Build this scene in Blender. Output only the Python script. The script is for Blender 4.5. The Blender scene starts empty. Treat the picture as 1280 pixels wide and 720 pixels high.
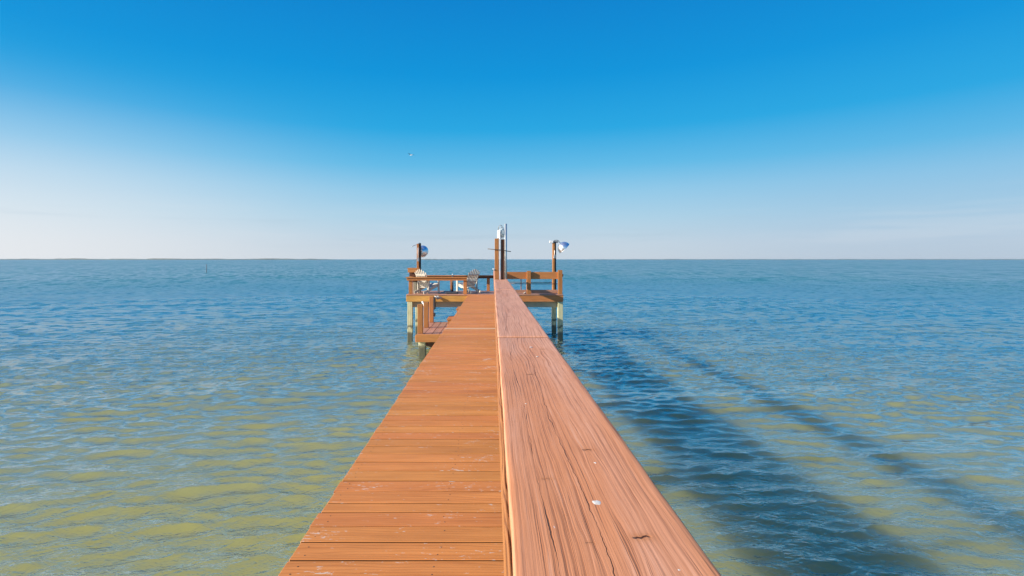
import bpy, bmesh, math, random
import numpy as np
from mathutils import Vector, Matrix, Euler

random.seed(11)
R = math.radians
scene = bpy.context.scene
COL = scene.collection

# ------------------------------------------------------------------ levels
WATER = 0.0
CAM_Z = 3.15
DECK = 1.80          # walking surface
RAIL = 2.713         # top of the handrail cap
PF, PB = 19.6, 21.9  # platform front / back
PL, PR = -3.32, 2.70  # platform left / right
SUN_DIR = Vector((-2.3, -0.6, 1.0)).normalized()   # towards the sun

# ------------------------------------------------------------------ node expression helper
class NT:
    def __init__(self, tree):
        self.t = tree
    def node(self, kind, **kw):
        n = self.t.nodes.new(kind)
        for k, v in kw.items():
            setattr(n, k, v)
        return n
    def put(self, sock, v):
        if isinstance(v, E):
            self.t.links.new(v.s, sock)
        elif isinstance(v, bpy.types.NodeSocket):
            self.t.links.new(v, sock)
        else:
            sock.default_value = v
    def m(self, op, *a, clamp=False):
        n = self.node('ShaderNodeMath', operation=op, use_clamp=clamp)
        for i, v in enumerate(a):
            self.put(n.inputs[i], v)
        return E(self, n.outputs[0])
    def ss(self, x, e0, e1, o0=0.0, o1=1.0, kind='SMOOTHSTEP'):
        n = self.node('ShaderNodeMapRange', interpolation_type=kind)
        n.clamp = True if kind == 'LINEAR' else n.clamp
        for k, v in zip(('Value', 'From Min', 'From Max', 'To Min', 'To Max'), (x, e0, e1, o0, o1)):
            self.put(n.inputs[k], v)
        return E(self, n.outputs[0])
    def vec(self, x, y, z):
        n = self.node('ShaderNodeCombineXYZ')
        for i, v in enumerate((x, y, z)):
            self.put(n.inputs[i], v)
        return E(self, n.outputs[0])
    def sep(self, v):
        n = self.node('ShaderNodeSeparateXYZ')
        self.put(n.inputs[0], v)
        return [E(self, o) for o in n.outputs]
    def noise(self, v, scale=1.0, detail=2.0, rough=0.5, dist=0.0):
        n = self.node('ShaderNodeTexNoise')
        self.put(n.inputs['Vector'], v)
        n.inputs['Scale'].default_value = scale
        n.inputs['Detail'].default_value = detail
        n.inputs['Roughness'].default_value = rough
        n.inputs['Distortion'].default_value = dist
        return E(self, n.outputs['Fac'])
    def mix(self, f, a, b, mode='MIX'):
        n = self.node('ShaderNodeMix', data_type='RGBA', blend_type=mode)
        n.clamp_factor = True
        self.put(n.inputs['Factor'], f)
        for key, v in (('A', a), ('B', b)):
            s = [q for q in n.inputs if q.name == key and q.type == 'RGBA'][0]
            if isinstance(v, tuple):
                v = (*v, 1.0) if len(v) == 3 else v
            self.put(s, v)
        return E(self, [q for q in n.outputs if q.type == 'RGBA'][0])
    def attr(self, name, out='Fac'):
        n = self.node('ShaderNodeAttribute', attribute_name=name)
        return E(self, n.outputs[out])
    def ramp(self, f, stops, interp='LINEAR'):
        n = self.node('ShaderNodeValToRGB')
        n.color_ramp.interpolation = interp
        els = n.color_ramp.elements
        while len(els) < len(stops):
            els.new(0.5)
        for e, (p, c) in zip(els, stops):
            e.position = p
            e.color = (*c, 1) if len(c) == 3 else c
        self.put(n.inputs[0], f)
        return E(self, n.outputs[0])
    def bump(self, h, strength, dist, normal=None):
        n = self.node('ShaderNodeBump')
        self.put(n.inputs['Height'], h)
        self.put(n.inputs['Strength'], strength)
        n.inputs['Distance'].default_value = dist
        if normal is not None:
            self.put(n.inputs['Normal'], normal)
        return E(self, n.outputs[0])

class E:
    def __init__(self, nt, s):
        self.nt, self.s = nt, s
    def __add__(self, o): return self.nt.m('ADD', self, o)
    __radd__ = __add__
    def __mul__(self, o): return self.nt.m('MULTIPLY', self, o)
    __rmul__ = __mul__
    def __sub__(self, o): return self.nt.m('SUBTRACT', self, o)
    def __rsub__(self, o): return self.nt.m('SUBTRACT', o, self)
    def __truediv__(self, o): return self.nt.m('DIVIDE', self, o)
    def fract(self): return self.nt.m('FRACT', self)
    def abs(self): return self.nt.m('ABSOLUTE', self)
    def pow(self, p): return self.nt.m('POWER', self, p)
    def exp(self): return self.nt.m('EXPONENT', self)

def new_mat(name):
    m = bpy.data.materials.new(name)
    m.use_nodes = True
    nt = NT(m.node_tree)
    p = m.node_tree.nodes['Principled BSDF']
    return m, nt, p

# ------------------------------------------------------------------ materials
def wood(name, light, dark, ring=60.0, contrast=0.8, rough=0.55, fleck=0.0, tone=0.35, bump=0.5, spec=0.35, scuff=(0.62, 0.52, 0.44)):
    m, nt, p = new_mat(name)
    a, c, t = nt.sep(nt.attr('gc', 'Vector'))
    rnd = nt.attr('rnd')
    wv = nt.noise(nt.vec(a * 0.9, c * 5.0, t * 5.0), 1.0, 3.0)
    streak = nt.noise(nt.vec(a * 1.6, c * 26.0, t * 26.0), 1.0, 4.0, 0.6)
    fine = nt.noise(nt.vec(a * 9.0, c * 320.0, t * 320.0), 1.0, 2.0, 0.6)
    r = (c * 1.0 + t * 0.7 + wv * 0.16) * ring
    saw = r.fract()
    line = nt.ss(saw, 0.45, 0.92) * nt.ss(saw, 0.93, 1.0, 1.0, 0.0)
    blot = nt.noise(nt.vec(a * 2.2, c * 6.0, t * 6.0), 1.0, 3.0)
    f = line * (0.55 * contrast) + nt.ss(streak, 0.35, 0.72) * (0.5 * contrast) + (fine - 0.5) * 0.35
    col = nt.mix(f, light, dark)
    bright = (rnd - 0.5) * tone + (blot - 0.5) * 0.5 + 1.0
    hsv = nt.node('ShaderNodeHueSaturation')
    nt.put(hsv.inputs['Color'], col)
    nt.put(hsv.inputs['Value'], bright)
    nt.put(hsv.inputs['Hue'], 0.5 + (nt.noise(nt.vec(rnd * 37.0, rnd * 91.0, 0.0), 1.0, 0.0) - 0.5) * 0.02)
    col = E(nt, hsv.outputs[0])
    if fleck > 0:
        patch = nt.noise(nt.vec(a * 3.0, c * 5.0, t * 5.0), 1.0, 2.0)
        fl = nt.noise(nt.vec(a * 22.0, c * 75.0, t * 75.0), 1.0, 3.0, 0.65)
        mask = nt.ss(fl + patch * 0.55, 0.985 - fleck, 1.03 - fleck)
        col = nt.mix(mask * 0.8, col, scuff)
    nt.put(p.inputs['Base Color'], col)
    p.inputs['Roughness'].default_value = rough
    p.inputs['Specular IOR Level'].default_value = spec
    h = fine * 0.25 - line * 0.5 - streak * 0.4
    nt.put(p.inputs['Normal'], nt.bump(h, bump, 0.004))
    return m

def rail_wood():
    """Weathered stained softwood, flat-sawn: wavy growth rings, long checks, knots."""
    m, nt, p = new_mat('rail_cap_wood')
    a, c, t = nt.sep(nt.attr('gc', 'Vector'))
    rnd = nt.attr('rnd')
    z = rnd * 50.0
    # slow drift of the rings, plus wavier stretches further along
    low = nt.noise(nt.vec(a * 0.55, c * 3.0, z), 1.0, 2.0) - 0.5
    mid = nt.noise(nt.vec(a * 2.4, c * 9.0, z + 3.0), 1.0, 2.0, 0.45) - 0.5
    jit = nt.noise(nt.vec(a * 14.0, c * 24.0, z + 9.0), 1.0, 2.0) - 0.5
    wavy = nt.ss(a, 1.5, 2.3, 0.35, 1.0)
    r = c + low * 0.075 + mid * 0.034 * wavy + jit * 0.003
    knots = [(0.806, 0.062, 1.0), (1.175, 0.044, 0.8), (0.79, -0.022, 0.5), (1.02, -0.066, 0.7),
             (1.95, -0.03, 0.9), (2.5, 0.07, 0.9), (3.9, -0.05, 1.0), (5.2, 0.05, 1.0), (6.3, -0.06, 1.0)]
    kmask = None
    slit = None
    for ka, kc, s in knots:
        da = a - ka
        dc = c - kc
        g = ((dc * dc) * (-1 / (0.020 * s) ** 2) + (da * da) * (-1 / (0.085 * s) ** 2)).exp()
        r = r + g * dc * 0.62
        g2 = ((dc * dc) * (-1 / (0.021 * s) ** 2) + (da * da) * (-1 / (0.013 * s) ** 2)).exp()
        kmask = g2 * s if kmask is None else nt.m('MAXIMUM', kmask, g2 * s)
        wob = (nt.noise(nt.vec(c * 90.0, ka * 7.0, 0.0), 1.0, 1.0) - 0.5) * 0.012
        sl = nt.ss((da + wob).abs(), 0.0010 * s, 0.0035 * s, 1.0, 0.0) * nt.ss(dc.abs(), 0.008 * s, 0.017 * s, 1.0, 0.0)
        if s < 0.75:
            sl = sl * 0.3
        slit = sl if slit is None else nt.m('MAXIMUM', slit, sl)
    spacing = nt.noise(nt.vec(a * 0.25, c * 9.0, z + 20.0), 1.0, 1.0)
    ringc = (r + (spacing - 0.5) * 0.04) * 74.0
    cell = nt.m('FLOOR', ringc)
    cellr = nt.noise(nt.vec(cell * 3.71, z, 0.5), 1.0, 0.0)
    saw = ringc.fract()
    line = nt.ss(saw, 0.50, 0.93) * nt.ss(saw, 0.93, 0.995, 1.0, 0.0)
    line = line * nt.ss(cellr, 0.3, 0.7, 0.25, 1.0)
    breakup = nt.noise(nt.vec(a * 3.0, c * 40.0, z), 1.0, 3.0, 0.6)
    line = line * nt.ss(breakup, 0.30, 0.66, 0.30, 1.0)
    area = nt.noise(nt.vec(a * 0.7, c * 11.0, z + 60.0), 1.0, 2.0)
    line = line * nt.ss(area, 0.36, 0.62, 0.45, 1.0)
    # second, finer family of lines
    saw2 = (ringc * 2.0 + 0.37).fract()
    line2 = nt.ss(saw2, 0.4, 0.9) * nt.ss(saw2, 0.9, 1.0, 1.0, 0.0) * nt.ss(breakup, 0.42, 0.62) * 0.5
    fine = nt.noise(nt.vec(a * 10.0, c * 420.0, z), 1.0, 2.0, 0.6)
    fib = nt.noise(nt.vec(a * 2.6, (c + (r - c)) * 110.0, z + 5.0), 1.0, 4.0, 0.65)
    fib2 = nt.noise(nt.vec(a * 6.0, r * 330.0, z + 8.0), 1.0, 3.0, 0.7)
    grey = nt.noise(nt.vec(a * 1.1, c * 7.0, z + 40.0), 1.0, 3.0)
    base = nt.mix(nt.ss(grey + nt.ss(a, 0.6, 4.0, -0.15, 0.15), 0.3, 0.7), (0.68, 0.272, 0.118), (0.69, 0.345, 0.215))  # pinker tone farther along paints in the sky's grazing sheen
    base = nt.mix((fine - 0.5) * 0.6 + nt.ss(fib, 0.40, 0.70) * 0.36 + (fib2 - 0.5) * 0.75, base, (0.40, 0.150, 0.062))
    base = nt.mix(nt.ss(fib, 0.46, 0.28) * 0.38, base, (0.80, 0.47, 0.32))
    col = nt.mix(line * nt.ss(a, 1.0, 3.0, 0.74, 0.98) + line2 * 0.45, base, (0.24, 0.075, 0.030))
    thin = nt.noise(nt.vec(a * 0.9, r * 150.0, z + 70.0), 1.0, 3.0, 0.7)
    thin2 = nt.ss(thin, 0.57, 0.66) * nt.ss(breakup, 0.35, 0.6, 0.3, 1.0)
    col = nt.mix(thin2 * 0.55, col, (0.22, 0.070, 0.028))
    # the long drying check that wanders down the board
    path = (nt.noise(nt.vec(a * 1.6, 3.3, 0.0), 1.0, 1.0) - 0.5) * 0.040 + (nt.noise(nt.vec(a * 13.0, 8.0, 0.0), 1.0, 3.0, 0.6) - 0.5) * 0.018 - 0.008
    w = nt.ss(nt.noise(nt.vec(a * 9.0, 1.0, 0.0), 1.0, 2.0), 0.3, 0.7, 0.0003, 0.0011) * nt.ss(a, 2.0, 2.6, 1.0, 0.0)
    dcr = (c - path).abs()
    crack = nt.ss(dcr / (w + 0.00005), 0.55, 1.3, 1.0, 0.0)
    path2 = (nt.noise(nt.vec(a * 1.3, 13.3, z), 1.0, 1.0) - 0.5) * 0.05 + (nt.noise(nt.vec(a * 10.0, 18.0, z), 1.0, 3.0, 0.6) - 0.5) * 0.014 - 0.083
    w2 = nt.ss(nt.noise(nt.vec(a * 4.0, 1.0, z + 7.0), 1.0, 2.0), 0.42, 0.62, 0.0, 0.0015)
    crack2 = nt.ss((c - path2).abs() / (w2 + 0.00005), 0.5, 1.4, 1.0, 0.0) * 0.8
    crack = nt.m('MAXIMUM', crack, crack2)
    col = nt.mix(kmask * 0.75, col, (0.47, 0.18, 0.065))
    col = nt.mix(nt.m('MAXIMUM', crack * 0.9, slit), col, (0.085, 0.028, 0.012))
    # paler left edge and small pale chips
    chip = nt.noise(nt.vec(a * 26.0, c * 60.0, z), 1.0, 2.0, 0.6)
    chip2 = nt.noise(nt.vec(a * 2.0, c * 6.0, z + 2.0), 1.0, 1.0)
    col = nt.mix(nt.ss(chip + chip2 * 0.4, 0.985, 1.01) * 0.8, col, (0.66, 0.55, 0.50))
    col = nt.mix(nt.ss(c, -0.1415, -0.1385, 0.45, 0.0), col, (0.62, 0.35, 0.21))
    nt.put(p.inputs['Base Color'], col)
    nt.put(p.inputs['Roughness'], nt.ss(grey, 0.3, 0.7, 0.5, 0.62))
    p.inputs['Specular IOR Level'].default_value = 0.2
    h = fine * 0.3 + fib2 * 0.5 - line * 0.55 - line2 * 0.3 - thin2 * 0.5 - crack * 2.5 - slit * 3.0
    nt.put(p.inputs['Normal'], nt.bump(h, 0.5, 0.0015))
    return m

def paint(name, col, rough=0.5, metal=0.0, dirt=0.25, dirtcol=(0.35, 0.3, 0.24), scale=9.0):
    m, nt, p = new_mat(name)
    g = nt.node('ShaderNodeTexCoord')
    v = E(nt, g.outputs['Object'])
    n = nt.noise(v, scale, 4.0, 0.6)
    nt.put(p.inputs['Base Color'], nt.mix(nt.ss(n, 0.45, 0.75) * dirt, col, dirtcol))
    nt.put(p.inputs['Roughness'], nt.ss(n, 0.3, 0.7, rough * 0.85, min(1, rough * 1.2)))
    p.inputs['Metallic'].default_value = metal
    return m

def pile_mat():
    m, nt, p = new_mat('weathered_piling_wood')
    g = nt.node('ShaderNodeNewGeometry')
    pos = E(nt, g.outputs['Position'])
    x, y, z = nt.sep(pos)
    a, c, t = nt.sep(nt.attr('gc', 'Vector'))
    st = nt.noise(nt.vec(a * 1.5, c * 40.0, t * 40.0), 1.0, 3.0, 0.6)
    bl = nt.noise(pos, 5.0, 4.0, 0.6)
    col = nt.mix(nt.ss(st, 0.35, 0.7), (0.70, 0.66, 0.40), (0.44, 0.42, 0.24))
    col = nt.mix(nt.ss(bl, 0.5, 0.75) * 0.6, col, (0.30, 0.34, 0.16))
    # ring of barnacles, algae and wet wood at the tide line
    zz = z + (bl - 0.5) * 0.35
    col = nt.mix(nt.ss(zz, 0.28, 0.42, 1.0, 0.0) * 0.85, col, (0.055, 0.05, 0.03))
    col = nt.mix(nt.ss(zz, 0.50, 0.54) * nt.ss(zz, 0.60, 0.66, 1.0, 0.0) * 0.75, col, (0.05, 0.05, 0.035))
    nt.put(p.inputs['Base Color'], col)
    nt.put(p.inputs['Roughness'], nt.ss(zz, 0.2, 0.5, 0.3, 0.8))
    nt.put(p.inputs['Normal'], nt.bump(st + bl, 0.6, 0.01))
    return m

def water_mat():
    m, nt, p = new_mat('bay_water')
    g = nt.node('ShaderNodeNewGeometry')
    pos = E(nt, g.outputs['Position'])
    x, y, z = nt.sep(pos)
    flat = nt.attr('flat')
    flat2 = nt.attr('flat_long')
    # silt clouds in the shallow water
    silt = nt.noise(nt.vec(x * 0.10, y * 0.16, 0.0), 1.0, 4.0, 0.55, 0.6)
    silt2 = nt.noise(nt.vec(x * 0.55, y * 0.9, 4.0), 1.0, 3.0, 0.55, 0.5)
    body = nt.mix(nt.ss(silt, 0.32, 0.68), WATER_A, WATER_B)
    body = nt.mix(nt.ss(silt2, 0.35, 0.75) * 0.5, body, WATER_C)
    # deeper, bluer water further out from the shallows
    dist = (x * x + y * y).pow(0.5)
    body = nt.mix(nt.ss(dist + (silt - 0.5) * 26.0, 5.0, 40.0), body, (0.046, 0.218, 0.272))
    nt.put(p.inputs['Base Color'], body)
    p.inputs['IOR'].default_value = 1.333
    p.inputs['Specular IOR Level'].default_value = WATER_SPEC
    p.inputs['Roughness'].default_value = 1.0
    p.inputs['Subsurface Weight'].default_value = WATER_SSS
    p.inputs['Subsurface Radius'].default_value = (1.0, 0.9, 0.5)
    p.inputs['Subsurface Scale'].default_value = 2.6
    p.subsurface_method = 'BURLEY'
    # wind patches
    gust = nt.noise(nt.vec(x * 0.03, y * 0.06, 2.0), 1.0, 3.0, 0.5)
    gustf = nt.ss(gust, 0.3, 0.7, 0.6, 1.2)
    u = x * 0.92 + y * 0.32
    v = y * 0.95 - x * 0.30
    u2 = x * 0.95 - y * 0.28
    v2 = y * 0.96 + x * 0.27
    # wavelets: sharp little crests, real heights where they are wide enough to be resolved
    r1 = nt.noise(nt.vec(u * 3.4, v * 7.6, z), 1.0, 3.0, 0.5, 0.6)
    r2 = nt.noise(nt.vec(u2 * 5.5, v2 * 12.0, 7.0), 1.0, 2.0, 0.5, 0.6)
    h = (1.0 - (r1 * 2.0 - 1.0).abs()) * 0.034 + (1.0 - (r2 * 2.0 - 1.0).abs()) * 0.020
    nb = nt.bump(h * gustf * nt.ss(dist, 4.0, 14.0, 1.0, 0.15), 1.0, 1.0)
    # unresolved facets: the slopes themselves, so distant water keeps its roughness
    def slope(px, py, seed, det):
        return nt.noise(nt.vec(px, py, seed), 1.0, det, 0.6, 0.3) - 0.5
    far1 = nt.ss(dist, 7.0, 30.0)
    w1 = nt.ss(dist, 9.0, 16.0) * nt.ss(dist, 20.0, 40.0, 1.0, 0.2)
    w2 = nt.ss(dist, 16.0, 34.0) * nt.ss(dist, 60.0, 130.0, 1.0, 0.25)
    w3 = nt.ss(dist, 45.0, 100.0) * nt.ss(dist, 200.0, 400.0, 1.0, 0.3)
    w4 = nt.ss(dist, 150.0, 350.0)
    sy = (slope(u * 2.7, v * 5.2, 11.0, 1.5) * (1.5 * w1) + slope(u * 1.3, v * 1.75, 12.0, 1.5) * (1.9 * w2)
          + slope(u * 0.45, v * 0.14, 13.0, 1.0) * (2.2 * w3) + slope(x * 0.20, y * 0.022, 14.0, 2.0) * (2.2 * w4))
    sx = slope(u2 * 2.2, v2 * 3.6, 21.0, 1.0) * (1.0 * w1) + slope(u2 * 1.1, v2 * 1.1, 22.0, 1.0) * (0.9 * w2)
    va = nt.node('ShaderNodeVectorMath', operation='ADD')
    nt.put(va.inputs[0], nb)
    nt.put(va.inputs[1], nt.vec(sx * gustf * FACET, sy * gustf * FACET, 0.0))
    vn = nt.node('ShaderNodeVectorMath', operation='NORMALIZE')
    nt.put(vn.inputs[0], va.outputs[0])
    # body of silty water below, mirror of the sky on top
    gl = nt.node('ShaderNodeBsdfGlossy')
    nt.put(gl.inputs['Normal'], vn.outputs[0])
    nt.put(gl.inputs['Roughness'], nt.ss(dist, 8.0, 110.0, 0.13, 0.50, 'LINEAR'))
    fr = nt.node('ShaderNodeFresnel')
    fr.inputs['IOR'].default_value = 1.333
    nt.put(fr.inputs['Normal'], vn.outputs[0])
    mx = nt.node('ShaderNodeMixShader')
    fe = E(nt, fr.outputs[0])
    t_ = nt.ss(dist, 14.0, 95.0)
    nt.put(mx.inputs[0], nt.m('MINIMUM', fe * GAIN, 0.78) * (1.0 - t_) + fe * FAR_GAIN * t_)
    m.node_tree.links.new(p.outputs[0], mx.inputs[1])
    m.node_tree.links.new(gl.outputs[0], mx.inputs[2])
    m.node_tree.links.new(mx.outputs[0], m.node_tree.nodes['Material Output'].inputs['Surface'])
    return m

# ------------------------------------------------------------------ tunables
FACET = 1.0
WATER_A = (0.300, 0.290, 0.090)
WATER_B = (0.28, 0.275, 0.105)
WATER_C = (0.330, 0.295, 0.072)
WATER_SPEC = 0.0
GAIN = 3.3
FAR_GAIN = 0.62
WATER_SSS = 1.0
EXPOSURE = 0.88
HAZE = 0.00002

M = {}
M['deck'] = wood('deck_wood', (0.61, 0.232, 0.066), (0.42, 0.140, 0.036), ring=48, fleck=0.045, tone=0.16, rough=0.62, spec=0.18, bump=0.35)
M['deck_pale'] = wood('pale_deck_strip', (0.62, 0.40, 0.24), (0.50, 0.30, 0.17), ring=48, tone=0.1)
M['edge'] = wood('gap_shade_edge', (0.10, 0.040, 0.016), (0.05, 0.020, 0.010), ring=48, tone=0.3, spec=0.1, rough=0.8)  # shade coloured into plank edges so the gaps read as dark lines
M['cap'] = rail_wood()
M['stain'] = wood('stained_timber', (0.50, 0.205, 0.062), (0.31, 0.110, 0.032), ring=40, tone=0.25)
M['fascia'] = wood('rough_stained_timber', (0.36, 0.15, 0.045), (0.15, 0.055, 0.018), ring=90, tone=0.2, bump=1.0)
M['yellow'] = wood('golden_stained_timber', (0.72, 0.38, 0.095), (0.50, 0.23, 0.055), ring=36, tone=0.25)
M['dark'] = wood('dark_and_shaded_timber', (0.14, 0.055, 0.025), (0.07, 0.028, 0.014), ring=40)  # dark timber; also paints shade on the back timber and rear face board
M['grey'] = wood('bare_grey_timber', (0.40, 0.37, 0.28), (0.25, 0.23, 0.17), ring=40)
M['landing'] = wood('landing_wood', (0.46, 0.24, 0.16), (0.31, 0.14, 0.085), ring=40, fleck=0.03, tone=0.35)
M['pile'] = pile_mat()
M['white'] = paint('white_chair_paint', (0.55, 0.51, 0.43), 0.5, dirt=0.25)
M['white_pvc'] = paint('white_plastic', (0.80, 0.80, 0.78), 0.35, dirt=0.15)
M['satin'] = paint('satin_aluminium', (0.55, 0.60, 0.62), 0.38, metal=0.55, dirt=0.15)
M['chrome'] = paint('polished_aluminium', (0.84, 0.86, 0.88), 0.30, metal=0.9, dirt=0.06)
M['grey_metal'] = paint('galvanised_metal', (0.45, 0.46, 0.47), 0.4, metal=0.8, dirt=0.3)
M['steel'] = paint('rusty_steel', (0.10, 0.07, 0.055), 0.6, metal=0.6, dirt=0.6, dirtcol=(0.18, 0.08, 0.04), scale=30)
M['black'] = paint('black_rubber_and_shade', (0.025, 0.025, 0.028), 0.6, dirt=0.3, dirtcol=(0.1, 0.09, 0.08))  # rubber bumper, and shade painted on the floodlights' back strips
M['iron'] = paint('dark_grey_iron', (0.05, 0.06, 0.075), 0.5, dirt=0.3, dirtcol=(0.12, 0.11, 0.1))
M['rope'] = paint('grey_rope', (0.42, 0.40, 0.37), 0.85, dirt=0.6, scale=40)
M['glass'] = paint('frosted_lamp_glass', (0.55, 0.66, 0.66), 0.15, dirt=0.1)
M['dropping'] = paint('dried_white_dropping', (0.66, 0.63, 0.57), 0.9, dirt=0.7, dirtcol=(0.48, 0.40, 0.34), scale=160)
M['gull_white'] = paint('white_feathers', (0.72, 0.72, 0.72), 0.8)
M['gull_grey'] = paint('dark_grey_feathers', (0.10, 0.11, 0.13), 0.8)
M['marker'] = paint('weathered_marker_pile', (0.22, 0.27, 0.29), 0.8, dirt=0.4, dirtcol=(0.10, 0.13, 0.14), scale=3)
M['boat_hull'] = paint('dark_boat_hull', (0.05, 0.06, 0.08), 0.4)
M['boat_cabin'] = paint('pale_boat_cabin', (0.4, 0.4, 0.4), 0.5)

# ------------------------------------------------------------------ mesh builder
class MB:
    def __init__(self):
        self.bm = bmesh.new()
        self.gc = self.bm.verts.layers.float_vector.new('gc')
        self.rnd = self.bm.verts.layers.float.new('rnd')
    def _paint(self, verts, inv, axis):
        off = Vector((random.uniform(0, 40), random.uniform(0, 40), random.uniform(0, 40)))
        rv = random.random()
        i = 'xyz'.index(axis)
        order = {0: (0, 1, 2), 1: (1, 0, 2), 2: (2, 0, 1)}[i]
        for v in verts:
            q = inv @ v.co
            v[self.gc] = Vector((q[order[0]], q[order[1]], q[order[2]])) + off
            v[self.rnd] = rv
    def board(self, c, size, axis='x', rot=None, bevel=0.004, seg=1):
        """box centred at c; grain runs along `axis`"""
        mat = Matrix.Translation(c)
        if rot is not None:
            mat = mat @ (Euler(rot).to_matrix().to_4x4() if not isinstance(rot, Matrix) else rot.to_4x4())
        g = bmesh.ops.create_cube(self.bm, size=1.0)
        vs = g['verts']
        for v in vs:
            v.co = Vector((v.co.x * size[0], v.co.y * size[1], v.co.z * size[2]))
        if bevel:
            es = list({e for v in vs for e in v.link_edges})
            b = bmesh.ops.bevel(self.bm, geom=es, offset=bevel, segments=seg, profile=0.5, affect='EDGES')
            vs = list({v for f in b['faces'] for v in f.verts} | {v for v in vs if v.is_valid})
        for v in vs:
            v.co = mat @ v.co
        self._paint(vs, mat.inverted(), axis)
        return vs
    def span(self, x0, x1, y0, y1, z0, z1, axis='x', bevel=0.004):
        return self.board(((x0 + x1) / 2, (y0 + y1) / 2, (z0 + z1) / 2), (x1 - x0, y1 - y0, z1 - z0), axis, None, bevel)
    def beam(self, p0, p1, w, h, bevel=0.003, up=Vector((0, 0, 1))):
        """bar of section w x h from p0 to p1"""
        p0, p1 = Vector(p0), Vector(p1)
        d = p1 - p0
        x = d.normalized()
        if abs(x.dot(up)) > 0.98:
            up = Vector((0, 1, 0))
        y = up.cross(x).normalized()
        z = x.cross(y)
        rot = Matrix((x, y, z)).transposed()
        return self.board((p0 + p1) / 2, (d.length, w, h), 'x', rot, bevel)
    def tube(self, pts, r, seg=12, cap=True, r1=None):
        pts = [Vector(q) for q in pts]
        rings = []
        n = len(pts)
        for i, q in enumerate(pts):
            d = (pts[min(i + 1, n - 1)] - pts[max(i - 1, 0)]).normalized()
            up = Vector((0, 0, 1)) if abs(d.z) < 0.9 else Vector((0, 1, 0))
            a = up.cross(d).normalized()
            b = d.cross(a)
            rr = r if r1 is None else r + (r1 - r) * i / (n - 1)
            rings.append([self.bm.verts.new(q + a * math.cos(2 * math.pi * k / seg) * rr + b * math.sin(2 * math.pi * k / seg) * rr) for k in range(seg)])
        for A, B in zip(rings, rings[1:]):
            for k in range(seg):
                f = self.bm.faces.new((A[k], A[(k + 1) % seg], B[(k + 1) % seg], B[k]))
                f.smooth = True
        if cap:
            self.bm.faces.new(rings[0][::-1])
            self.bm.faces.new(rings[-1])
        self._paint([v for q in rings for v in q], Matrix.Identity(4), 'z')
    def lathe(self, prof, seg=32, mat=Matrix.Identity(4)):
        """prof: (radius, height) pairs, spun about local z"""
        rings = []
        for r, h in prof:
            if r < 1e-5:
                rings.append([self.bm.verts.new(mat @ Vector((0, 0, h)))])
            else:
                rings.append([self.bm.verts.new(mat @ Vector((r * math.cos(2 * math.pi * k / seg), r * math.sin(2 * math.pi * k / seg), h))) for k in range(seg)])
        for A, B in zip(rings, rings[1:]):
            for k in range(seg):
                k2 = (k + 1) % seg
                if len(A) == 1 and len(B) == 1:
                    continue
                if len(A) == 1:
                    f = self.bm.faces.new((A[0], B[k], B[k2]))
                elif len(B) == 1:
                    f = self.bm.faces.new((A[k], A[k2], B[0]))
                else:
                    f = self.bm.faces.new((A[k], A[k2], B[k2], B[k]))
                f.smooth = True
        self._paint([v for q in rings for v in q], Matrix.Identity(4), 'z')
    def build(self, name, mat, parent=None, loc=None):
        """world coordinates in, one mesh object out (placed in its parent's frame)"""
        bmesh.ops.recalc_face_normals(self.bm, faces=self.bm.faces)
        me = bpy.data.meshes.new(name)
        o = bpy.data.objects.new(name, me)
        COL.objects.link(o)
        root = Vector((0, 0, 0))
        if parent is not None:
            o.parent = parent
            q = parent
            while q is not None:
                root += q.location
                q = q.parent
        elif loc is not None:
            o.location = loc
            root = Vector(loc)
        for v in self.bm.verts:
            v.co -= root
        self.bm.to_mesh(me)
        self.bm.free()
        me.materials.append(mat)
        return o

def tag(o, label=None, cat=None, group=None, kind=None):
    for k, v in (('label', label), ('category', cat), ('group', group), ('kind', kind)):
        if v:
            o[k] = v
    return o

def thing(name, label, cat, loc, group=None):
    o = bpy.data.objects.new(name, None)
    o.empty_display_size = 0.2
    COL.objects.link(o)
    o.location = loc
    return tag(o, label, cat, group)

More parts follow.
